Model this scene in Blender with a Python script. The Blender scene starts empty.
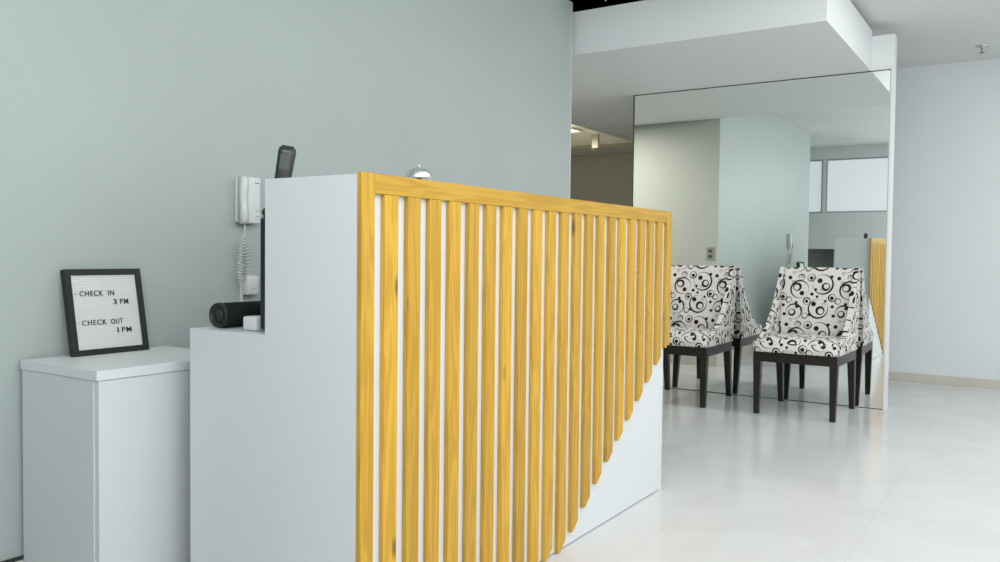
import bpy, bmesh, math, random
from mathutils import Vector, Matrix
random.seed(4)
SC = bpy.context.scene
COL = SC.collection
V = Vector

# ------------------------------------------------------------------ camera
cd = bpy.data.cameras.new('camera'); cam = bpy.data.objects.new('camera', cd); COL.objects.link(cam)
cd.sensor_width = 36.0; cd.lens = 830.22 * 36 / 1000; cd.clip_start = .02
yaw, pit, rol = 0.57391882, 0.03271552, 0.01037274
f = V((math.cos(yaw)*math.cos(pit), math.sin(yaw)*math.cos(pit), -math.sin(pit)))
rt = f.cross(V((0, 0, 1))).normalized(); up = rt.cross(f)
c_, s_ = math.cos(rol), math.sin(rol)
r2 = c_*rt + s_*up; u2 = -s_*rt + c_*up
m = Matrix((r2, u2, -f)).transposed().to_4x4(); m.translation = V((0, 0, .97))
cam.matrix_world = m
SC.camera = cam

# ------------------------------------------------------------------ world, light, exposure
w = bpy.data.worlds.new('world'); SC.world = w; w.use_nodes = True
bg = w.node_tree.nodes['Background']; bg.inputs[0].default_value = (.80, .90, 1, 1); bg.inputs[1].default_value = .8
SC.view_settings.view_transform = 'Standard'; SC.view_settings.look = 'None'
SC.view_settings.gamma = 1; SC.view_settings.use_curve_mapping = False
SC.view_settings.exposure = 0.0
PANE = 2.6          # radiance of the daylit panes
def area(name, loc, rot, sx, sy, power, color):
    l = bpy.data.lights.new(name, 'AREA'); l.shape = 'RECTANGLE'; l.size = sx; l.size_y = sy; l.energy = power; l.color = color
    o = bpy.data.objects.new(name, l); COL.objects.link(o); o.location = loc; o.rotation_euler = rot
    return o
DAY = (.97, .99, 1)
# daylight entering through the long window of the room's open side and through the clerestory behind the camera
area('daylight_side_window', (3.0, -3.40, 1.35), (math.radians(90), 0, 0), 6.4, 1.9, 24, DAY)
area('daylight_clerestory', (-.27, -1.2, 1.90), (0, math.radians(-90), 0), .66, 4.4, 54, DAY)
area('room_ceiling_fill', (2.7, -.65, 2.44), (0, 0, 0), 5.2, 2.6, 64, (1, .99, .97))  # added fill, no fixture there; lifts the floor and the bounce onto the soffit
area('far_ceiling_fill', (6.2, -1.3, 2.44), (0, 0, 0), 1.4, 1.8, 16, (1, .99, .97))  # unseen fill added to brighten the far floor and soffit
area('passage_lamp', (8.6, 4.95, 2.42), (0, 0, 0), .6, .6, 42, (1, .94, .80))
area('passage_fill', (5.15, 3.38, 2.13), (0, 0, 0), .30, .30, 19, (1, .97, .90))  # fill added out of view, brightens the wall's end face and the passage

# ------------------------------------------------------------------ materials
def mat(name, col, rough=.5, metal=0, coat=0, spec=.5):
    mt = bpy.data.materials.new(name); mt.use_nodes = True
    b = mt.node_tree.nodes['Principled BSDF']
    b.inputs['Base Color'].default_value = (*col, 1); b.inputs['Roughness'].default_value = rough
    b.inputs['Metallic'].default_value = metal; b.inputs['Coat Weight'].default_value = coat
    b.inputs['Specular IOR Level'].default_value = spec
    return mt
def N(mt, typ, **kw):
    n = mt.node_tree.nodes.new(typ)
    for k, v in kw.items(): setattr(n, k, v)
    return n
def L(mt, a, b): mt.node_tree.links.new(a, b)
def bsdf(mt): return mt.node_tree.nodes['Principled BSDF']
def paint(name, col, var=.04, rough=.55, bump=.03, scale=1.4):
    mt = mat(name, col, rough)
    tc = N(mt, 'ShaderNodeTexCoord'); nz = N(mt, 'ShaderNodeTexNoise'); nz.inputs['Scale'].default_value = scale; nz.inputs['Detail'].default_value = 3
    L(mt, tc.outputs['Object'], nz.inputs['Vector'])
    rp = N(mt, 'ShaderNodeValToRGB')
    rp.color_ramp.elements[0].position = .3; rp.color_ramp.elements[1].position = .7
    rp.color_ramp.elements[0].color = (*[c*(1-var) for c in col], 1); rp.color_ramp.elements[1].color = (*[min(1, c*(1+var)) for c in col], 1)
    L(mt, nz.outputs['Fac'], rp.inputs['Fac']); L(mt, rp.outputs['Color'], bsdf(mt).inputs['Base Color'])
    n2 = N(mt, 'ShaderNodeTexNoise'); n2.inputs['Scale'].default_value = 160
    L(mt, tc.outputs['Object'], n2.inputs['Vector'])
    bp = N(mt, 'ShaderNodeBump'); bp.inputs['Strength'].default_value = bump; bp.inputs['Distance'].default_value = .01
    L(mt, n2.outputs['Fac'], bp.inputs['Height']); L(mt, bp.outputs['Normal'], bsdf(mt).inputs['Normal'])
    return mt
M = {}
M['green'] = paint('sage_green_paint', (.45, .512, .50), .03, .5)
M['white_wall'] = paint('white_wall_paint', (.74, .775, .785), .015)
M['cream_wall'] = paint('off_white_paint', (.66, .68, .62), .02)
M['ceil'] = paint('ceiling_paint', (.76, .785, .765), .015, .7)
M['soffit'] = paint('soffit_paint', (.79, .815, .82), .01, .6)
M['lamp_tinted_beige'] = paint('lamp_tinted_beige_paint', (.50, .47, .37), .03)  # beige paint with the lamp's dim warm cast mixed into the colour
M['beam'] = paint('pale_passage_paint', (.44, .43, .35), .03)
M['laminate'] = mat('white_laminate', (.70, .73, .745), .38)
M['laminate_edge'] = mat('white_laminate_edge', (.75, .775, .785), .45)
M['black_void'] = mat('dark_plenum', (.012, .011, .01), .9)
M['white_plastic'] = mat('white_plastic', (.74, .77, .76), .35)
M['cord'] = mat('white_cord', (.72, .74, .71), .5)
M['black_fabric'] = mat('dark_speaker_mesh', (.008, .011, .009), .8, 0, 0, .25)
M['black_rubber'] = mat('black_rubber', (.014, .017, .015), .5)
M['phone'] = mat('dark_phone_plastic', (.018, .024, .021), .35)
M['phone_grey'] = mat('grey_phone_plastic', (.12, .135, .12), .4)
M['phone_inset'] = mat('phone_display', (.055, .065, .057), .3)
M['screen'] = mat('dark_screen', (.018, .028, .034), .25)
M['frame'] = mat('dark_green_black_frame', (.011, .017, .013), .6)
M['felt'] = mat('white_letter_panel', (.80, .81, .80), .8)
M['letter'] = mat('black_letters', (.015, .015, .015), .5)
M['dash'] = mat('red_dash', (.25, .10, .10), .5)
M['chrome'] = mat('brushed_chrome', (.72, .73, .71), .22, 1)
M['outlet'] = mat('beige_plate', (.45, .44, .36), .5)
M['outlet_dark'] = mat('outlet_slots', (.12, .12, .10), .5)
M['base'] = paint('beige_stone_skirting', (.60, .575, .51), .07, .35, .01, 6)
M['shadow_line'] = mat('shadow_line_paint', (.03, .035, .035), .6)  # near-black colour for the shadow line over the left baseboard
M['mullion'] = mat('window_frame_paint', (.42, .44, .43), .5)
M['niche'] = paint('grey_green_niche', (.40, .43, .38), .03)
mr = mat('mirror_glass', (.90, .935, .915), .0, 1); M['mirror'] = mr
M['glass_edge'] = mat('mirror_edge', (.04, .05, .045), .2)
def emis(name, col, s):
    mt = mat(name, col, .6); b = bsdf(mt); b.inputs['Emission Color'].default_value = (*col, 1); b.inputs['Emission Strength'].default_value = s
    return mt
M['pane'] = emis('daylit_pane', (.92, .96, 1), .50); bsdf(M['pane']).inputs['Base Color'].default_value = (.5, .52, .54, 1)
M['lamp'] = emis('lit_diffuser', (1, .97, .9), 3)

# floor: polished white tiles
fl = mat('polished_white_floor_tile', (.66, .68, .69), .12); M['floor'] = fl
tc = N(fl, 'ShaderNodeTexCoord'); mp = N(fl, 'ShaderNodeMapping'); mp.inputs['Location'].default_value = (.17, .11, 0)
L(fl, tc.outputs['Object'], mp.inputs['Vector'])
br = N(fl, 'ShaderNodeTexBrick'); br.offset = 0; br.inputs['Scale'].default_value = 1
for k, v in (('Mortar Size', .0025), ('Brick Width', .6), ('Row Height', .6), ('Mortar Smooth', .2)): br.inputs[k].default_value = v
br.inputs['Color1'].default_value = (.66, .67, .68, 1); br.inputs['Color2'].default_value = (.68, .695, .705, 1); br.inputs['Mortar'].default_value = (.61, .62, .63, 1)
L(fl, mp.outputs['Vector'], br.inputs['Vector'])
nz = N(fl, 'ShaderNodeTexNoise'); nz.inputs['Scale'].default_value = 3.2; nz.inputs['Detail'].default_value = 6; nz.inputs['Distortion'].default_value = 1.2
L(fl, mp.outputs['Vector'], nz.inputs['Vector'])
rp = N(fl, 'ShaderNodeValToRGB'); rp.color_ramp.elements[0].position = .35; rp.color_ramp.elements[0].color = (.955, .95, .945, 1)
rp.color_ramp.elements[1].position = .65; rp.color_ramp.elements[1].color = (1, 1, 1, 1)
L(fl, nz.outputs['Fac'], rp.inputs['Fac'])
mx = N(fl, 'ShaderNodeMix', data_type='RGBA', blend_type='MULTIPLY'); mx.inputs['Factor'].default_value = 1
L(fl, br.outputs['Color'], mx.inputs['A']); L(fl, rp.outputs['Color'], mx.inputs['B']); L(fl, mx.outputs['Result'], bsdf(fl).inputs['Base Color'])
rr = N(fl, 'ShaderNodeMapRange'); rr.inputs['To Min'].default_value = .10; rr.inputs['To Max'].default_value = .22
L(fl, nz.outputs['Fac'], rr.inputs['Value']); L(fl, rr.outputs['Result'], bsdf(fl).inputs['Roughness'])

# varnished pine; the grain runs along local Z (vertical) or X (rail)
def wood(name, axis):
    mt = mat(name, (.6, .38, .05), .42)
    tc = N(mt, 'ShaderNodeTexCoord'); oi = N(mt, 'ShaderNodeObjectInfo')
    mul = N(mt, 'ShaderNodeVectorMath', operation='MULTIPLY_ADD')
    cx = N(mt, 'ShaderNodeCombineXYZ'); 
    for i in range(3): L(mt, oi.outputs['Random'], cx.inputs[i])
    L(mt, cx.outputs[0], mul.inputs[0]); mul.inputs[1].default_value = (31, 17, 23); L(mt, tc.outputs['Object'], mul.inputs[2])
    mp = N(mt, 'ShaderNodeMapping'); mp.inputs['Scale'].default_value = (22, 22, 1.3) if axis == 'Z' else (1.3, 22, 22)
    L(mt, mul.outputs[0], mp.inputs['Vector'])
    n1 = N(mt, 'ShaderNodeTexNoise'); n1.inputs['Scale'].default_value = 1.2; n1.inputs['Detail'].default_value = 2; n1.inputs['Distortion'].default_value = .6
    L(mt, mp.outputs[0], n1.inputs['Vector'])
    sn = N(mt, 'ShaderNodeMath', operation='MULTIPLY'); sn.inputs[1].default_value = 38; L(mt, n1.outputs['Fac'], sn.inputs[0])
    s2 = N(mt, 'ShaderNodeMath', operation='SINE'); L(mt, sn.outputs[0], s2.inputs[0])
    mr_ = N(mt, 'ShaderNodeMapRange'); mr_.inputs['From Min'].default_value = -1; L(mt, s2.outputs[0], mr_.inputs['Value'])
    rp = N(mt, 'ShaderNodeValToRGB'); e = rp.color_ramp.elements
    e[0].color = (.50, .272, .018, 1); e[1].color = (.61, .355, .032, 1)
    L(mt, mr_.outputs[0], rp.inputs['Fac'])
    # board to board tone
    hs = N(mt, 'ShaderNodeHueSaturation'); vr = N(mt, 'ShaderNodeMapRange'); vr.inputs['To Min'].default_value = .86; vr.inputs['To Max'].default_value = 1.12
    L(mt, oi.outputs['Random'], vr.inputs['Value']); L(mt, vr.outputs[0], hs.inputs['Value']); L(mt, rp.outputs['Color'], hs.inputs['Color'])
    # knots
    mk = N(mt, 'ShaderNodeMapping'); mk.inputs['Scale'].default_value = (7, 7, 2.4) if axis == 'Z' else (2.4, 7, 7); L(mt, mul.outputs[0], mk.inputs['Vector'])
    vo = N(mt, 'ShaderNodeTexVoronoi'); vo.inputs['Scale'].default_value = 1; L(mt, mk.outputs[0], vo.inputs['Vector'])
    kr = N(mt, 'ShaderNodeMapRange'); kr.inputs['From Min'].default_value = .03; kr.inputs['From Max'].default_value = .085; kr.inputs['To Min'].default_value = .35; kr.inputs['To Max'].default_value = 1
    L(mt, vo.outputs['Distance'], kr.inputs['Value'])
    cc = N(mt, 'ShaderNodeCombineColor'); 
    for i in range(3): L(mt, kr.outputs[0], cc.inputs[i])
    mx = N(mt, 'ShaderNodeMix', data_type='RGBA', blend_type='MULTIPLY'); mx.inputs['Factor'].default_value = 1
    L(mt, hs.outputs['Color'], mx.inputs['A']); L(mt, cc.outputs[0], mx.inputs['B']); L(mt, mx.outputs['Result'], bsdf(mt).inputs['Base Color'])
    return mt
M['pine'] = wood('varnished_pine_upright', 'Z'); M['pine_rail'] = wood('varnished_pine_rail', 'X')
dw = mat('dark_espresso_wood', (.022, .016, .012), .4, 0, .0, .35); M['dark_wood'] = dw
tc = N(dw, 'ShaderNodeTexCoord'); mp = N(dw, 'ShaderNodeMapping'); mp.inputs['Scale'].default_value = (40, 40, 4); L(dw, tc.outputs['Object'], mp.inputs[0])
nz = N(dw, 'ShaderNodeTexNoise'); nz.inputs['Scale'].default_value = 2; L(dw, mp.outputs[0], nz.inputs['Vector'])
rp = N(dw, 'ShaderNodeValToRGB'); rp.color_ramp.elements[0].color = (.009, .007, .005, 1); rp.color_ramp.elements[1].color = (.022, .017, .012, 1)
L(dw, nz.outputs['Fac'], rp.inputs['Fac']); L(dw, rp.outputs[0], bsdf(dw).inputs['Base Color'])

# chair fabric: woven black scrolls, rings and dots on off-white, from explicit motifs on a repeating tile (metres in UV)
fb = mat('scroll_print_fabric', (.78, .76, .74), .85, 0, 0, .2); M['fabric'] = fb
TILE = .30
tc = N(fb, 'ShaderNodeTexCoord')
sc_ = N(fb, 'ShaderNodeVectorMath', operation='SCALE'); sc_.inputs['Scale'].default_value = .98
wrap = N(fb, 'ShaderNodeVectorMath', operation='MODULO'); ad = N(fb, 'ShaderNodeVectorMath', operation='ADD'); ad.inputs[1].default_value = (6, 6, 0)
L(fb, tc.outputs['UV'], sc_.inputs[0]); L(fb, sc_.outputs[0], ad.inputs[0]); L(fb, ad.outputs[0], wrap.inputs[0]); wrap.inputs[1].default_value = (TILE, TILE, 1)
acc = None
def circ(c, r, less=True):
    d = N(fb, 'ShaderNodeVectorMath', operation='DISTANCE'); L(fb, wrap.outputs[0], d.inputs[0]); d.inputs[1].default_value = (c[0], c[1], 0)
    q = N(fb, 'ShaderNodeMapRange'); q.inputs['From Min'].default_value = r-.0006; q.inputs['From Max'].default_value = r+.0006
    q.inputs['To Min'].default_value = 1 if less else 0; q.inputs['To Max'].default_value = 0 if less else 1
    L(fb, d.outputs['Value'], q.inputs['Value']); return q.outputs[0]
def add_mask(s):
    global acc
    if acc is None: acc = s; return
    q = N(fb, 'ShaderNodeMath', operation='MAXIMUM'); L(fb, acc, q.inputs[0]); L(fb, s, q.inputs[1]); acc = q.outputs[0]
def crescent(c, r, thick, ang, open_=0.0):
    # stroke between two circles: thick towards ang, thin (or open) on the far side
    thick *= 1.15; off = thick/2*.5 + open_; rin = r - thick/2
    a = circ(c, r); b = circ((c[0]-off*math.cos(ang), c[1]-off*math.sin(ang)), rin, False)
    q = N(fb, 'ShaderNodeMath', operation='MULTIPLY'); L(fb, a, q.inputs[0]); L(fb, b, q.inputs[1]); add_mask(q.outputs[0])
def motif(fn, c, r, *a):
    for dx in (-TILE, 0, TILE):
        for dy in (-TILE, 0, TILE):
            x, y = c[0]+dx, c[1]+dy
            if -r < x < TILE+r and -r < y < TILE+r: fn((x, y), r, *a)
def dot(c, r): add_mask(circ(c, r))
P2 = math.pi
# (centre, radius, stroke, thick side, how far the thin side opens)
for c, r, t, a, o in (((.078, .222), .064, .0108, 3.6, .0024), ((.222, .190), .058, .0108, .6, .0024), ((.100, .068), .062, .0108, 5.2, .0024), ((.245, .048), .050, .0100, 2.2, .0024),
                      ((.062, .208), .026, .018, 5.5, 0), ((.236, .204), .027, .018, 2.5, 0), ((.086, .058), .028, .019, .8, 0), ((.258, .040), .023, .015, 4.2, 0),
                      ((.153, .264), .025, .009, 3.9, 0), ((.172, .116), .024, .010, 1.2, 0), ((.020, .140), .025, .010, 5.9, 0), ((.284, .120), .020, .009, .3, 0),
                      ((.215, .268), .020, .008, 2.0, 0), ((.178, .022), .019, .008, 5.0, 0)):
    motif(crescent, c, r, t, a, o)
for c, r in (((.100, .246), .0155), ((.205, .164), .0145), ((.128, .098), .0150), ((.153, .262), .0115), ((.172, .114), .0105), ((.020, .138), .0120),
             ((.143, .160), .0105), ((.285, .262), .0120), ((.230, .078), .0110), ((.004, .028), .0105), ((.236, .103), .0095), ((.030, .272), .0100),
             ((.122, .190), .0090), ((.058, .118), .0085), ((.014, .085), .0100), ((.150, .030), .0100), ((.110, .145), .0085)):
    motif(dot, c, r)
for c, r in (((.082, .185), .0105), ((.198, .062), .0105), ((.262, .235), .0095), ((.262, .292), .009), ((.068, .098), .0095), ((.214, .270), .008)):
    motif(crescent, c, r, .0042, 1.0)
mx = N(fb, 'ShaderNodeMix', data_type='RGBA'); mx.inputs['A'].default_value = (.72, .695, .67, 1); mx.inputs['B'].default_value = (.018, .015, .015, 1)
L(fb, acc, mx.inputs['Factor']); L(fb, mx.outputs['Result'], bsdf(fb).inputs['Base Color'])

# ------------------------------------------------------------------ builders
def finish(name, bm, mt, parent=None, smooth=False, loc=None):
    bmesh.ops.recalc_face_normals(bm, faces=bm.faces)
    me = bpy.data.meshes.new(name); bm.to_mesh(me); bm.free()
    me.materials.append(mt)
    if smooth:
        for p in me.polygons: p.use_smooth = True
    o = bpy.data.objects.new(name, me); COL.objects.link(o)
    if loc is not None: o.location = loc
    if parent: o.parent = parent
    return o
def box(bm, x0, x1, y0, y1, z0, z1, bev=0, seg=2, mtx=None):
    g = bmesh.ops.create_cube(bm, size=1)['verts']
    for v in g:
        v.co = V((x0+(v.co.x+.5)*(x1-x0), y0+(v.co.y+.5)*(y1-y0), z0+(v.co.z+.5)*(z1-z0)))
        if mtx: v.co = mtx @ v.co
    if bev:
        ed = list({e for v in g for e in v.link_edges})
        bmesh.ops.bevel(bm, geom=ed, offset=bev, segments=seg, affect='EDGES', profile=.5)
def prism(bm, pts, axis, a, b):
    """extrude polygon: pts in the two other axes (order kept), between a and b along axis"""
    def mk(p, t):
        return {'x': V((t, p[0], p[1])), 'y': V((p[0], t, p[1])), 'z': V((p[0], p[1], t))}[axis]
    v0 = [bm.verts.new(mk(p, a)) for p in pts]; v1 = [bm.verts.new(mk(p, b)) for p in pts]
    n = len(pts); bm.faces.new(v0); bm.faces.new(v1[::-1]); fs = []
    for i in range(n): fs.append(bm.faces.new((v0[i], v0[(i+1) % n], v1[(i+1) % n], v1[i])))
    return v0, v1
def lathe(bm, prof, seg=32, mtx=None):
    rings = []
    for r, z in prof:
        if r < 1e-6: rings.append([bm.verts.new(V((0, 0, z)))])
        else: rings.append([bm.verts.new(V((r*math.cos(2*math.pi*k/seg), r*math.sin(2*math.pi*k/seg), z))) for k in range(seg)])
    for a, b in zip(rings, rings[1:]):
        for k in range(seg):
            q = [a[k % len(a)], a[(k+1) % len(a)], b[(k+1) % len(b)], b[k % len(b)]]
            q = list(dict.fromkeys(q))
            if len(q) > 2: bm.faces.new(q)
    for r in (rings[0], rings[-1]):
        if len(r) > 2: bm.faces.new(r)
    if mtx:
        for rg in rings:
            for v in rg: v.co = mtx @ v.co
def tube(bm, pts, r, seg=8):
    pts = [V(p) for p in pts]; rings = []; ref = V((.31, .52, .8)).normalized()
    for i, p in enumerate(pts):
        t = (pts[min(i+1, len(pts)-1)] - pts[max(i-1, 0)]).normalized()
        a = t.cross(ref).normalized(); b = t.cross(a)
        ref = b.cross(t) if False else ref
        rings.append([bm.verts.new(p + r*(math.cos(2*math.pi*k/seg)*a + math.sin(2*math.pi*k/seg)*b)) for k in range(seg)])
    for A, B in zip(rings, rings[1:]):
        for k in range(seg): bm.faces.new((A[k], A[(k+1) % seg], B[(k+1) % seg], B[k]))
    bm.faces.new(rings[0]); bm.faces.new(rings[-1][::-1])
def bev_all(bm, off, seg=2, ang=.5):
    ed = [e for e in bm.edges if len(e.link_faces) == 2 and e.calc_face_angle(0) > ang]
    bmesh.ops.bevel(bm, geom=ed, offset=off, segments=seg, affect='EDGES', profile=.5)
def B(): return bmesh.new()
def one(name, mt, ext, parent=None, bev=0, smooth=False):
    bm = B(); box(bm, *ext, bev=bev); return finish(name, bm, mt, parent, smooth)
def struct(o): o['kind'] = 'structure'; return o
def thing(name, label, cat, loc, rz=0, group=None):
    o = bpy.data.objects.new(name, None); COL.objects.link(o); o.location = loc; o.rotation_euler = (0, 0, rz); o.empty_display_size = .1
    return tag(o, label, cat, group)
def tag(o, label, cat, group=None):
    o['label'] = label; o['category'] = cat
    if group: o['group'] = group
    return o

# ------------------------------------------------------------------ setting
H = 2.46
YW = 2.345; XE = 4.390; XM = 5.76; XF = 7.22; XB = -.35; ZS = 2.16; YR = -3.5
struct(one('floor', M['floor'], (XB-.2, 11.2, YR-.2, 7.2, -.1, 0)))
bm = B()   # ceiling with an open slot over the soffit
hx0, hx1, hy0, hy1 = 4.30, 5.60, 1.25, 3.3
for e in ((XB-.2, hx0, YR-.2, 7.2), (hx1, 11.2, YR-.2, 7.2), (hx0, hx1, YR-.2, hy0), (hx0, hx1, hy1, 7.2)): box(bm, *e, H, H+.08)
struct(finish('ceiling', bm, M['ceil']))
bm = B()   # dark plenum above the slot
box(bm, hx0-.05, hx1+.05, hy0-.05, hy1+.05, H+.6, H+.65)
for e in ((hx0-.05, hx0, hy0-.05, hy1+.05), (hx1, hx1+.05, hy0-.05, hy1+.05), (hx0, hx1, hy0-.05, hy0), (hx0, hx1, hy1, hy1+.05)): box(bm, *e, H+.08, H+.6)
struct(finish('ceiling_plenum', bm, M['black_void']))
# green wall, a thick block whose far end face is off-white
struct(one('wall_left', M['green'], (.99, XE-.012, YW, 3.6, 0, H)))
struct(one('wall_left_end', M['cream_wall'], (XE-.012, XE, YW+.001, 3.6, 0, H)))
bm = B(); box(bm, .978, XE-.0, YW-.012, YW, 0, .112)
struct(finish('baseboard_left', bm, M['base']))
bm = B(); box(bm, .978, XE, YW-.013, YW, .112, .120)
struct(finish('baseboard_shadow_line', bm, M['shadow_line']))  # dark strip standing in for the shadow on top of the baseboard
bm = B(); box(bm, XE, XE+.013, YW-.012, 3.6, 0, .10)
struct(finish('baseboard_left_end', bm, M['base']))
# soffit
bm = B(); prism(bm, [(4.43, .922), (XM+.002, .922), (XM+.002, 2.5), (8.3, 2.5), (8.3, 3.6), (4.43, 3.6)], 'z', ZS, 2.415)
struct(finish('soffit', bm, M['soffit']))
# slab wall that carries the mirror
bm = B()
box(bm, XM+.012, XM+.11, .790, .928, 0, 2.38); box(bm, XM+.012, XM+.11, .928, 2.56, 0, ZS-.001)
box(bm, XM, XM+.012, .790, .803, 0, ZS-.001); box(bm, XM+.003, XM+.012, .790, .927, ZS-.001, 2.38)
struct(finish('wall_slab', bm, M['soffit']))
# far wall and passage
struct(one('wall_far', M['white_wall'], (XF, XF+.12, YR, 2.5, 0, H)))
struct(one('wall_passage_side', M['white_wall'], (XM+.11, 8.3, 2.42, 2.499, 0, ZS)))
struct(one('baseboard_far', M['base'], (XF-.014, XF, YR, 2.4, 0, .066), bev=.002))
struct(one('wall_passage', M['lamp_tinted_beige'], (8.3, 8.42, 2.5, 6.9, 0, 2.075)))
struct(one('trim_2', M['beam'], (8.26, 8.44, 2.5, 6.9, 2.075, 2.145)))
struct(one('wall_passage_far', M['lamp_tinted_beige'], (10.2, 10.3, 2.42, 7, 0, H)))
struct(one('wall_passage_pier', M['lamp_tinted_beige'], (9.3, 9.34, 4.595, 4.675, 0, H)))
struct(one('wall_passage_end', M['lamp_tinted_beige'], (.8, 10.3, 6.9, 7, 0, H)))
struct(one('wall_passage_right', M['lamp_tinted_beige'], (8.42, 10.3, 2.42, 2.499, 0, H)))
struct(one('wall_service', M['white_wall'], (XB-.1, .99, 4.4, 4.5, 0, H)))
struct(one('wall_service_side', M['white_wall'], (.89, .99, 3.6, 7, 0, H)))
# wall behind the camera: clerestory windows, and a recessed niche
zb, zt = 1.572, 2.295
bm = B()
W1 = (2.475, 3.30); W0 = (1.30, 2.436); W3 = (-3.1, 1.25)
def rows(x0, x1, spans, y0, y1, zb, zt, bm):
    ys = [y0] + [v for s in sorted(spans) for v in s] + [y1]
    for i in range(0, len(ys), 2): box(bm, x0, x1, ys[i], ys[i+1], zb, zt)
# niche opening y 2.31..2.9, z .70..1.082
box(bm, XB-.12, XB, YR, 2.308, 0, zb); box(bm, XB-.12, XB, 2.9, 4.5, 0, zb); box(bm, XB-.12, XB, 2.308, 2.9, 1.082, zb); box(bm, XB-.12, XB, 2.308, 2.9, 0, .60)
box(bm, XB-.12, XB, YR, 4.5, zt, H)
rows(XB-.12, XB, [(-3.1, -.95), (-.90, 1.25), (1.30, 2.436), (2.475, 3.30)], YR, 4.5, zb, zt, bm)
struct(finish('wall_back', bm, M['white_wall']))
bm = B(); box(bm, XB-.42, XB-.40, 2.25, 2.96, .5, 1.2); box(bm, XB-.40, XB-.12, 2.25, 2.96, 1.082, 1.12); box(bm, XB-.40, XB-.12, 2.25, 2.96, .56, .60)
box(bm, XB-.40, XB-.12, 2.25, 2.308, .6, 1.082); box(bm, XB-.40, XB-.12, 2.9, 2.96, .6, 1.082)
struct(finish('wall_niche', bm, M['niche']))
n = 1
for y0, y1 in ((2.475, 3.30), (1.30, 2.436), (-.90, 1.25), (-3.1, -.95)):
    wr = bpy.data.objects.new('window_%d' % n, None); COL.objects.link(wr); wr.location = (XB, (y0+y1)/2, zb); struct(wr)
    bm = B(); t = .018; hy = (y1-y0)/2; h = zt-zb
    box(bm, -.07, -.02, -hy, -hy+t, 0, h); box(bm, -.07, -.02, hy-t, hy, 0, h); box(bm, -.07, -.02, -hy+t, hy-t, 0, t); box(bm, -.07, -.02, -hy+t, hy-t, h-t, h)
    finish('window_frame', bm, M['mullion'], wr)
    bm = B(); box(bm, -.055, -.045, -hy+t, hy-t, t, h-t); finish('window_pane', bm, M['pane'], wr); n += 1
# open-side wall with its long window
bm = B(); box(bm, XB, XF, YR-.12, YR, 0, .35); box(bm, XB, XF, YR-.12, YR, 2.3, H)
for a, b in ((XB, -.1), (6.2, XF)): box(bm, a, b, YR-.12, YR, .35, 2.3)
struct(finish('wall_right', bm, M['white_wall']))
wr = bpy.data.objects.new('window_5', None); COL.objects.link(wr); wr.location = (0, YR, .35); struct(wr)
bm = B()
for k in range(8):
    x = -.1 + k*(6.26/7); box(bm, x, x+.04, -.08, -.02, 0, 1.95)
box(bm, -.1, 6.2, -.079, -.021, 0, .03); box(bm, -.1, 6.2, -.079, -.021, 1.92, 1.95)
finish('window_frame', bm, M['mullion'], wr)
bm = B(); box(bm, -.1, 6.2, -.06, -.05, .03, 1.92); finish('window_pane', bm, M['pane'], wr)

# ------------------------------------------------------------------ mirror
t = thing('wall_mirror', 'huge frameless mirror panel standing from floor to soffit behind the two chairs', 'mirror', (XM, 1.68, 0))
bm = B(); box(bm, -.002, .011, .803-1.68+.006, 2.545-1.68, .004, ZS-.006); finish('mirror_glass', bm, M['mirror'], t)
bm = B(); y0 = .806-1.68; y1 = 2.545-1.68
box(bm, -.0035, .0115, y1, y1+.010, 0, ZS-.001); box(bm, -.0035, .0115, y0, y1, ZS-.0065, ZS-.001); box(bm, -.004, .0115, y0, y1, 0, .0045)
finish('edge_strip', bm, M['glass_edge'], t)

# ------------------------------------------------------------------ reception counter
X0, X1, YF, YB1, YB2 = 1.399, 3.245, 1.290, 1.592, 1.882
ZT, ZD = 1.147, .765
ct = thing('reception_counter', 'white reception counter with stepped end panel and yellow pine slats across its front', 'counter', (X0, YF, 0))
def cb(name, mt, x0, x1, y0, y1, z0, z1, bev=.0012, **k):
    bm = B(); box(bm, x0-X0, x1-X0, y0-YF, y1-YF, z0, z1, bev=bev, seg=1); return finish(name, bm, mt, ct)
bm = B(); prism(bm, [(0, 0), (YB1-YF, 0), (YB2-YF, 0), (YB2-YF, ZD), (YB1-YF, ZD), (YB1-YF, ZT), (0, ZT)], 'x', 0, .025)
bev_all(bm, .0012, 1); finish('end_panel', bm, M['laminate'], ct)
bm = B(); prism(bm, [(0, 0), (YB1-YF, 0), (YB2-YF, 0), (YB2-YF, ZD), (YB1-YF, ZD), (YB1-YF, ZT), (0, ZT)], 'x', X1-X0-.025, X1-X0)
bev_all(bm, .0012, 1); finish('end_panel', bm, M['laminate'], ct)
cb('front_panel', M['laminate'], X0+.025, X1-.025, YF, YF+.02, .003, ZT)
cb('bar_top', M['laminate'], X0+.025, X1-.025, YF+.02, YB1, ZT-.03, ZT)
cb('back_panel', M['laminate'], X0+.025, X1-.025, YB1-.02, YB1, .05, ZT-.03)
cb('worktop', M['laminate'], X0+.025, X1-.025, YB1, YB2, ZD-.03, ZD)
yf = 1.277 - YF
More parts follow.
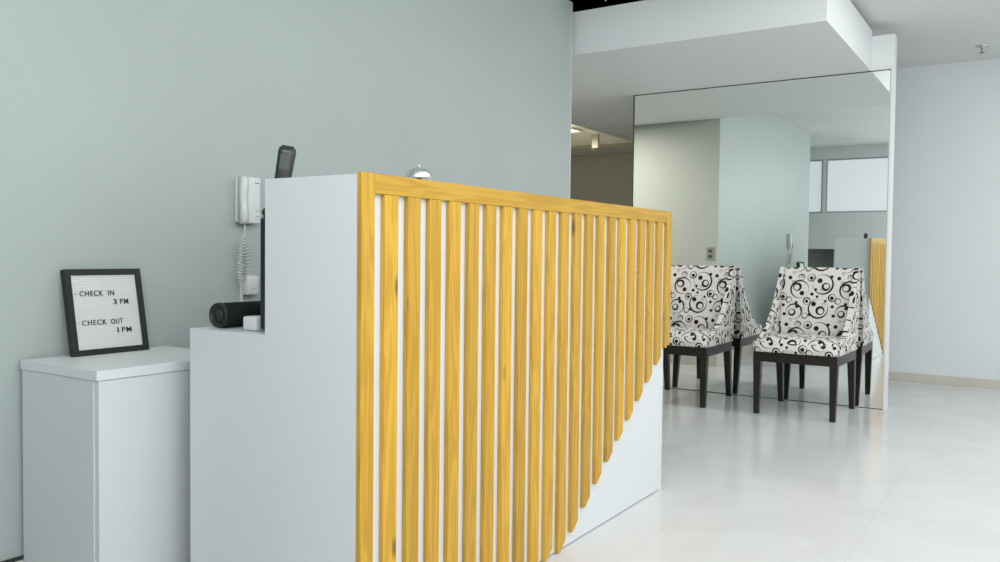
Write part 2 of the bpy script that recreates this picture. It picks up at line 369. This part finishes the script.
# posts, rails, slats
def slat(name, x0, x1, ztip, top, mt, cut=True):
    bm = B(); xa = x0-X0; xb = x1-X0
    if cut: pts = [(xa, ztip), (xa+(xb-xa)*.28, ztip), (xb, ztip+.030), (xb, top), (xa, top)]
    else: pts = [(xa, ztip), (xb, ztip), (xb, top), (xa, top)]
    prism(bm, pts, 'y', yf, -.0005); bev_all(bm, .0012, 1)
    # own origin for own grain
    for v in bm.verts: v.co -= V((xa, yf, 0))
    return finish(name, bm, mt, ct, loc=(xa, yf, 0))
slat('post', 1.399, 1.4435, .002, 1.1515, M['pine'], False)
bm = B(); box(bm, 0, 3.232-1.4437, 0, .0125, 0, .0465, bev=.0012, seg=1); finish('top_rail', bm, M['pine_rail'], ct, loc=(1.4437-X0, yf, 1.105))
for k in range(20):
    xa = 1.479 + .0875*k - .016*math.sin(math.pi*k/20)
    ztip = .002 if k <= 9 else max(.002, .046+.0605*(k-11))
    slat('slat', xa, xa+.0485, ztip, 1.1045, M['pine'], k >= 9)
slat('post', 3.2325, 3.284, .590, 1.1515, M['pine'], True)

# ------------------------------------------------------------------ small cabinet against the green wall
cx0, cx1, cy0, cy1, cz = 1.194, 1.637, 1.971, 2.331, .666
t = thing('side_cabinet', 'low white laminate cabinet against the green wall beside the counter, sign on top', 'cabinet', (cx0, cy0, 0))
W = cx1-cx0; D = cy1-cy0
bm = B(); box(bm, -.004, W, -.004, D, cz-.026, cz, bev=.0015, seg=1); finish('cabinet_top', bm, M['laminate_edge'], t)
bm = B(); box(bm, 0, .018, .0185, D, .0, cz-.0265, bev=.001, seg=1); finish('side_panel', bm, M['laminate'], t)
bm = B(); box(bm, W-.018, W, .0185, D, .0, cz-.0265, bev=.001, seg=1); finish('side_panel', bm, M['laminate'], t)
bm = B(); box(bm, .003, W-.001, 0, .018, .004, cz-.0268, bev=.0010, seg=1); finish('door', bm, M['laminate'], t)
bm = B(); box(bm, .018, W-.018, D-.01, D, .0, cz-.0265); finish('back_panel', bm, M['laminate'], t)

# ------------------------------------------------------------------ letter board
lb = thing('letter_board', 'black framed white letter board with check in and check out times, leaning on the wall', 'sign', (1.307, 2.272, cz+.0005))
tilt = -math.atan2(.048, .249)
lb.rotation_euler = (tilt, 0, math.radians(0))
bw, bh, bt, bd = .2375, .2515, .0170, .020
bm = B()
# mitred frame from four prisms, front face at y=0
for pts in ([(0, 0), (bw, 0), (bw-bt, bt), (bt, bt)], [(bw, 0), (bw, bh), (bw-bt, bh-bt), (bw-bt, bt)], [(bw, bh), (0, bh), (bt, bh-bt), (bw-bt, bh-bt)], [(0, bh), (0, 0), (bt, bt), (bt, bh-bt)]):
    prism(bm, pts, 'y', 0, bd)
bev_all(bm, .0012, 1); finish('frame', bm, M['frame'], lb)
bm = B(); box(bm, bt-.001, bw-bt+.001, .009, .014, bt-.001, bh-bt+.001)
nr = 34; ph = (bh-2*bt)/nr
for k in range(nr):
    z = bt + k*ph; box(bm, bt, bw-bt, .0062, .009, z+.0006, z+ph-.0006)
finish('grooved_panel', bm, M['felt'], lb)
dg = bpy.context.evaluated_depsgraph_get()
def text(s, u0, u1, v, hcap, name='lettering', mt=None):
    cu = bpy.data.curves.new('tmp', 'FONT'); cu.body = s; cu.size = 1; cu.extrude = .03; cu.offset = .004; cu.space_character = 1.18
    o = bpy.data.objects.new('tmp', cu); COL.objects.link(o); bpy.context.view_layer.update()
    me = bpy.data.meshes.new_from_object(o.evaluated_get(bpy.context.evaluated_depsgraph_get()))
    bpy.data.objects.remove(o)
    xs = [p.co.x for p in me.vertices]; ys = [p.co.y for p in me.vertices]
    a, b, c, d = min(xs), max(xs), min(ys), max(ys)
    for p in me.vertices:
        x = u0 + (p.co.x-a)/(b-a)*(u1-u0); z = v + (p.co.y-c)/(d-c)*hcap; y = .0048 - p.co.z*.02
        p.co = V((x, y, z))
    me.name = name; me.materials.clear(); me.materials.append(mt or M['letter'])
    ob = bpy.data.objects.new(name, me); COL.objects.link(ob); ob.parent = lb; return ob
text('CHECK', .170*bw, .470*bw, .685*bh, .0155); text('IN', .535*bw, .615*bw, .685*bh, .0155)
text('3', .592*bw, .64*bw, .578*bh, .0155); text('PM', .685*bw, .795*bw, .578*bh, .0155)
text('CHECK', .160*bw, .475*bw, .345*bh, .0155); text('OUT', .535*bw, .69*bw, .345*bh, .0155)
text('1', .604*bw, .621*bw, .240*bh, .0155); text('PM', .665*bw, .795*bw, .240*bh, .0155)
for v in (.715, .372):
    bm = B(); box(bm, .108*bw, .133*bw, .0045, .0055, v*bh-.0008, v*bh+.0008); finish('dash', bm, M['dash'], lb)

# ------------------------------------------------------------------ intercom on the green wall
ic = thing('wall_intercom', 'white intercom handset mounted on the green wall above a coiled cord', 'intercom', (1.973, YW-.0002, 1.065))
bm = B(); box(bm, -.0275, .034, -.040, 0, .001, .164, bev=.006, seg=3); box(bm, -.05, -.026, -.020, 0, .004, .160, bev=.004, seg=2); finish('base', bm, M['white_plastic'], ic, True)
bm = B(); prism(bm, [(-.042, .0), (-.050, .006), (-.051, .045), (-.047, .060), (-.047, .106), (-.051, .120), (-.050, .158), (-.042, .164), (-.024, .164), (-.020, .155), (-.020, .008), (-.026, .0)][::1], 'x', 0, 1)
for v in bm.verts:                     # profile given as (y, z), x spans the handset's width
    v.co = V((-.0515 + v.co.x*.022, v.co.y, v.co.z))
bev_all(bm, .004, 3, .3); finish('handset', bm, M['white_plastic'], ic, True)
for z in (.030, .048):
    bm = B(); lathe(bm, [(0, 0), (.005, 0), (.0045, .003), (0, .0035)], 16, Matrix.Translation((.018, -.0395, z)) @ Matrix.Rotation(math.radians(90), 4, 'X'))
    finish('button', bm, M['cord'], ic, True)
bm = B(); box(bm, .006, .024, -.0406, -.0398, .142, .145); finish('nameplate', bm, M['phone_grey'], ic)
# coiled cord: from the handset down in a loop and up to the base
bm = B(); pts = []
def coil(p0, p1, turns, rr, bow):
    out = []; n = turns*10
    for i in range(n+1):
        s = i/n; c = p0.lerp(p1, s) + V((bow*math.sin(s*math.pi), 0, 0))
        a = 2*math.pi*turns*s; r_ = rr*min(1, 6*s+.2, 6*(1-s)+.2)
        out.append(c + V((math.cos(a)*r_, math.sin(a)*r_, 0)))
    return out
pa = V((-.033, -.034, -.001)); pm = V((-.028, -.020, -.155)); pb = V((-.006, -.016, .003))
bm2 = [pa + V((0, 0, -.03*i/4)) for i in range(4)] + coil(pa+V((.0, .004, -.04)), V((-.037, -.018, -.215)), 17, .0098, -.006)
lp = [V((-.037, -.018, -.215)) + V((.014*(1-math.cos(s*math.pi)), 0, -.012*math.sin(s*math.pi))) for s in (.2, .4, .6, .8, 1)]
bm2 += lp + coil(V((-.009, -.018, -.210)), V((-.012, -.014, -.06)), 13, .0092, .001) + [V((-.012, -.014, -.04)), V((-.009, -.012, -.02)), V((-.006, -.012, .006))]
tube(bm, bm2, .0021, 6); finish('coiled_cord', bm, M['cord'], ic, True)
# flat conduit running down the wall behind the desk
cv = one('cable_duct', M['cord'], (1.944, 1.956, YW-.008, YW-.0002, .125, .878), bev=.002)
tag(cv, 'thin white cable duct on the green wall under the coiled cord, behind the speaker', 'cable duct')
wp = thing('wall_socket', 'small white wall box beside the bottom of the coiled cord', 'wall socket', (1.982, YW-.0002, .850))
bm = B(); box(bm, -.026, .026, -.030, 0, -.034, .034, bev=.006, seg=3); finish('housing', bm, M['white_plastic'], wp, True)
bm = B(); box(bm, -.014, .014, -.0315, -.0295, -.012, .012, bev=.001, seg=1); finish('socket_face', bm, M['cord'], wp)

# ------------------------------------------------------------------ things on the counter
sp = thing('portable_speaker', 'black cylindrical speaker lying on the lower step of the counter', 'speaker', (1.430, 1.812, ZD+.0352), math.radians(2))
RX = Matrix.Rotation(math.radians(90), 4, 'Y'); R = .0335
bm = B(); lathe(bm, [(0, .006), (.012, .004), (.020, .010), (.024, .011), (.0285, .003), (.032, .001), (R, .006), (R, .012)], 40, RX); finish('end_cap', bm, M['black_rubber'], sp, True)
bm = B(); lathe(bm, [(R-.0012, .012), (R-.0012, .19)], 40, RX); finish('speaker_body', bm, M['black_fabric'], sp, True)
bm = B(); lathe(bm, [(R, .19), (R, .196), (.030, .202), (.024, .19), (0, .196)], 40, RX); finish('end_cap', bm, M['black_rubber'], sp, True)
bm = B(); lathe(bm, [(0, .0), (.017, .0), (.017, .003), (0, .0032)], 32, Matrix.Translation((.0035, 0, 0)) @ RX); finish('radiator', bm, M['phone'], sp, True)
bm = B(); box(bm, .02, .18, -.012, .012, -R-.001, -R+.004, bev=.002); finish('foot_strip', bm, M['black_rubber'], sp)

ad_ = thing('power_adapter', 'small white charging block lying in front of the black speaker', 'charger', (1.4375, 1.670, ZD+.0005), math.radians(0))
bm = B(); box(bm, 0, .045, 0, .052, 0, .0365, bev=.006, seg=3); finish('adapter_body', bm, M['white_plastic'], ad_, True)
bm = B(); 
for y in (.018, .034): box(bm, .012, .014, .052, .066, .015, .021)
for y in (.018, .034): box(bm, .030, .032, .052, .066, .015, .021)
finish('prong', bm, M['chrome'], ad_)

mn = thing('computer_monitor', 'thin dark screen seen edge-on behind the white end panel', 'monitor', (1.4345, 1.6275, ZD+.0005))
bm = B(); box(bm, 0, .40, 0, .024, .008, .288, bev=.003, seg=2); finish('screen_housing', bm, M['screen'], mn)
bm = B(); box(bm, .012, .388, .0245, .026, .022, .276); finish('screen', bm, M['black_rubber'], mn)
bm = B(); box(bm, .12, .28, -.018, .10, 0, .0075, bev=.002); finish('stand', bm, M['phone'], mn)
wc = thing('webcam', 'tiny dark camera clipped on the top edge of the dark screen', 'webcam', (1.4445, 1.636, ZD+.289))
bm = B(); lathe(bm, [(0, -.012), (.006, -.0105), (.0105, -.006), (.012, 0), (.0105, .006), (.006, .0105), (0, .012)], 20, Matrix.Translation((0, .003, .0145))); finish('camera_body', bm, M['phone'], wc, True)
bm = B(); box(bm, -.006, .006, -.004, .012, 0, .004, bev=.001); finish('clip', bm, M['phone'], wc)

ph = thing('cordless_phone', 'dark cordless telephone handset rising upright above the white end panel', 'telephone', (1.500, YB1+.0005, 1.108))
bm = B(); box(bm, -.030, .030, 0, .012, -.02, .036, bev=.003); box(bm, -.030, .030, .010, .056, -.02, .012, bev=.004, seg=2); finish('cradle', bm, M['phone'], ph, True)
bm = B(); n = 16; rings = []; FA = math.radians(-52)
for i in range(n+1):
    s = i/n; z = .119*s
    hw = .0195 + .0035*s; hd = .0115 + .0015*math.sin(s*3)
    if s > .86: q = (s-.86)/.14; k = math.sqrt(max(.04, 1-q*q*.96)); hw *= (.5+.5*k); hd *= k
    rings.append([bm.verts.new(V((math.copysign(abs(math.cos(a))**.55, math.cos(a))*hw, math.copysign(abs(math.sin(a))**.7, math.sin(a))*hd, z))) for a in [2*math.pi*j/28 for j in range(28)]])
for A, Bq in zip(rings, rings[1:]):
    for k in range(28): bm.faces.new((A[k], A[(k+1) % 28], Bq[(k+1) % 28], Bq[k]))
bm.faces.new(rings[0]); bm.faces.new(rings[-1])
hs_ = finish('handset', bm, M['phone'], ph, True, loc=(-.018, .036, .0145)); hs_.rotation_euler = (0, math.radians(9), FA)
bm = B(); box(bm, -.010, .010, -.0130, -.009, .101, .106, bev=.001); o = finish('earpiece', bm, M['phone_grey'], hs_)
bm = B(); box(bm, -.013, .013, -.0132, -.009, .056, .094, bev=.001); o = finish('display', bm, M['phone_inset'], hs_)

bl = thing('service_bell', 'round chrome call bell standing on top of the slatted counter', 'bell', (1.680, 1.338, ZT+.0005))
bm = B(); lathe(bm, [(0, 0), (.026, 0), (.028, .003), (.026, .006), (.010, .008), (.006, .014), (0, .014)], 32); finish('bell_base', bm, M['phone'], bl, True)
bm = B(); lathe(bm, [(.030, .013), (.0335, .013), (.034, .016), (.0325, .023), (.0295, .029), (.023, .035), (.013, .0385), (.004, .0395), (0, .0395)], 40); finish('dome', bm, M['chrome'], bl, True)
bm = B(); lathe(bm, [(0, .039), (.0022, .039), (.0022, .0445), (.005, .0455), (.005, .048), (0, .049)], 20); finish('plunger', bm, M['chrome'], bl, True)

# ------------------------------------------------------------------ chairs
def uvmap(o):
    me = o.data; uv = me.uv_layers.new(name='UVMap'); off = V((random.random()*.3, random.random()*.3))
    for p in me.polygons:
        n = p.normal; a = [abs(n.x), abs(n.y), abs(n.z)]; k = a.index(max(a))
        for li in p.loop_indices:
            c = me.vertices[me.loops[li].vertex_index].co
            q = (c.y, c.z) if k == 0 else ((c.x, c.z) if k == 1 else (c.y, c.x))
            uv.data[li].uv = (q[0]+off.x, q[1]+off.y)
    return o
def make_chair(label):
    t = thing('slipper_chair', label, 'chair', (0, 0, 0), 0, None)
    hw = .248
    # legs (front at -x)
    for sx, sy in ((-1, -1), (-1, 1), (1, -1), (1, 1)):
        bm = B(); r0, r1 = .0225, .0155
        xt, xb = (-.252, -.257) if sx < 0 else (.222, .272)
        yt, yb = sy*(hw-.0235), sy*(hw-.024)
        a = [bm.verts.new(V((xb+i*r1, yb+j*r1, 0))) for i, j in ((-1, -1), (1, -1), (1, 1), (-1, 1))]
        c = [bm.verts.new(V((xt+i*r0, yt+j*r0, .3255))) for i, j in ((-1, -1), (1, -1), (1, 1), (-1, 1))]
        bm.faces.new(a); bm.faces.new(c)
        for k in range(4): bm.faces.new((a[k], a[(k+1) % 4], c[(k+1) % 4], c[k]))
        bev_all(bm, .002, 2); finish('leg', bm, M['dark_wood'], t)
    bm = B(); box(bm, -.276, -.240, -hw+.001, hw-.001, .326, .386, bev=.002); box(bm, .212, .246, -hw+.001, hw-.001, .326, .386, bev=.002)
    box(bm, -.240, .212, -hw+.001, -hw+.026, .326, .386); box(bm, -.240, .212, hw-.026, hw-.001, .326, .386)
    finish('seat_frame', bm, M['dark_wood'], t)
    # seat cushion: domed rounded box
    bm = B(); box(bm, -.292, .17, -hw+.001, hw-.001, .387, .462)
    bmesh.ops.subdivide_edges(bm, edges=bm.edges[:], cuts=9, use_grid_fill=True)
    for v in bm.verts:
        x, y, z = v.co; fx = (x+.06)/.23; fy = y/hw
        if z > .40: v.co.z += .020*(1-fx**4)*(1-fy**4)*((z-.387)/.075)
        e = max(0, abs(fy)-.9)/.1; g = max(0, -fx-.9)/.1 if fx < 0 else 0
        tt = (z-.387)/.075; v.co.z -= .014*max(e, g)**1.5*tt*tt; v.co.x += .012*g*tt**3
        if z < .40: v.co.x += .006*(1 if fx < -.95 else 0)
    bm.normal_update(); o = finish('seat', bm, M['fabric'], t, True); uvmap(o)
    # backrest: canted, slightly wrapped slab
    prof_f = [(.150, .43), (.172, .52), (.195, .62), (.218, .72), (.243, .82), (.262, .885), (.276, .902)]
    prof_b = [(.245, .387), (.268, .52), (.284, .62), (.298, .72), (.310, .82), (.317, .885), (.306, .903)]
    bm = B(); rows_ = []
    ny = 16
    loop = prof_f + prof_b[::-1]
    for i in range(ny+1):
        fy = -1 + 2*i/ny; y = fy*(hw-.0245)
        rows_.append([bm.verts.new(V((x - (.010*fy**4 if k < len(prof_f) else .006*fy**4), y, z - .010*abs(fy)**6*(1 if z > .88 else 0)))) for k, (x, z) in enumerate(loop)])
    for A, Bq in zip(rows_, rows_[1:]):
        for k in range(len(loop)): bm.faces.new((A[k], A[(k+1) % len(loop)], Bq[(k+1) % len(loop)], Bq[k]))
    bm.faces.new(rows_[0]); bm.faces.new(rows_[-1])
    o = finish('backrest', bm, M['fabric'], t, True); uvmap(o)
    # side wings sweeping down from the back into the seat
    for s in (-1, 1):
        front = [(-.272, .387), (-.262, .425), (-.190, .450), (-.090, .490), (.000, .543), (.065, .600), (.126, .673), (.165, .725), (.192, .765), (.222, .820), (.243, .865), (.256, .890), (.270, .903)]
        back = [(.300, .904), (.3155, .885), (.3085, .82), (.296, .72), (.282, .62), (.266, .52), (.243, .387)]
        pts = front + back
        bm = B(); yo = s*(hw+.006); yi = s*(hw-.024)
        # outer skin flares a little towards the top
        v0, v1 = prism(bm, pts, 'y', yi, yo)
        for v in v0+v1:
            v.co.y -= s*.008*max(0, (v.co.z-.5)/.4)
            if v.co.z < .5 and v.co.x < -.1: v.co.y = min(abs(v.co.y), hw+.004)*s
        bev_all(bm, .007, 3, .9)
        o = finish('side_wing', bm, M['fabric'], t, False); uvmap(o)
    return t
def kids(o): return [c for c in bpy.data.objects if c.parent == o]
c1 = make_chair('patterned armless chair nearest the right edge of the mirror, in front of the mirror')
c1.location = (5.418, 1.205, 0); c1.rotation_euler = (0, 0, math.radians(-1.5))
c1['label'] = 'black and white scroll-print chair fully in view, at the right edge of the mirror'
c1['group'] = 'scroll-print chairs in front of the mirror'
c2 = c1.copy(); COL.objects.link(c2)
for ch in kids(c1):
    d = ch.copy(); COL.objects.link(d); d.parent = c2
c2.location = (5.413, 1.998, 0); c2.rotation_euler = (0, 0, 0)
c2['label'] = 'black and white scroll-print chair partly hidden behind the slatted counter'

# ------------------------------------------------------------------ small fittings
op = thing('wall_outlet', 'beige double outlet plate seen in the mirror above the left chair', 'outlet', (XE+.0002, 2.409, .992))
bm = B(); box(bm, 0, .008, -.036, .036, -.057, .057, bev=.003); finish('plate', bm, M['outlet'], op)
for z in (-.026, .022):
    bm = B(); box(bm, .0075, .0095, -.018, .018, z-.014, z+.014, bev=.002); finish('socket', bm, M['outlet_dark'], op)
sk = thing('ceiling_sprinkler', 'small chrome fire sprinkler on the ceiling near the far white wall', 'sprinkler', (6.74, .364, H))
bm = B(); lathe(bm, [(0, 0), (.045, 0), (.043, -.005), (.012, -.008), (.010, -.024), (0, -.024)], 28); finish('escutcheon', bm, M['chrome'], sk, True)
bm = B(); 
for s in (-1, 1): tube(bm, [(s*.009, 0, -.022), (s*.014, 0, -.034), (s*.004, 0, -.048)], .0025)
finish('yoke', bm, M['phone_grey'], sk, True)
bm = B(); lathe(bm, [(0, -.048), (.018, -.049), (.018, -.051), (0, -.052)], 20); finish('deflector', bm, M['phone_grey'], sk, True)
cl = thing('ceiling_light', 'square lit ceiling panel in the dim passage beyond the green wall', 'ceiling light', (8.55, 4.96, H))
bm = B()
for e in ((-.37, -.34, -.36, .36), (.34, .37, -.36, .36), (-.34, .34, -.36, -.33), (-.34, .34, .33, .36)): box(bm, *e, -.022, -.0005)
finish('light_frame', bm, M['white_plastic'], cl)
bm = B(); box(bm, -.34, .34, -.33, .33, -.016, -.0005); finish('diffuser', bm, M['lamp'], cl)
bm = B(); tube(bm, [(4.47+.02*math.sin(i*.4)+i*.004, 2.30-.022*i, 2.47+.14*abs(math.cos(i*.32))) for i in range(26)], .005, 8)
o = finish('plenum_cable', bm, M['cord'], None, True); tag(o, 'white cable looping in the dark ceiling opening above the soffit', 'cable')
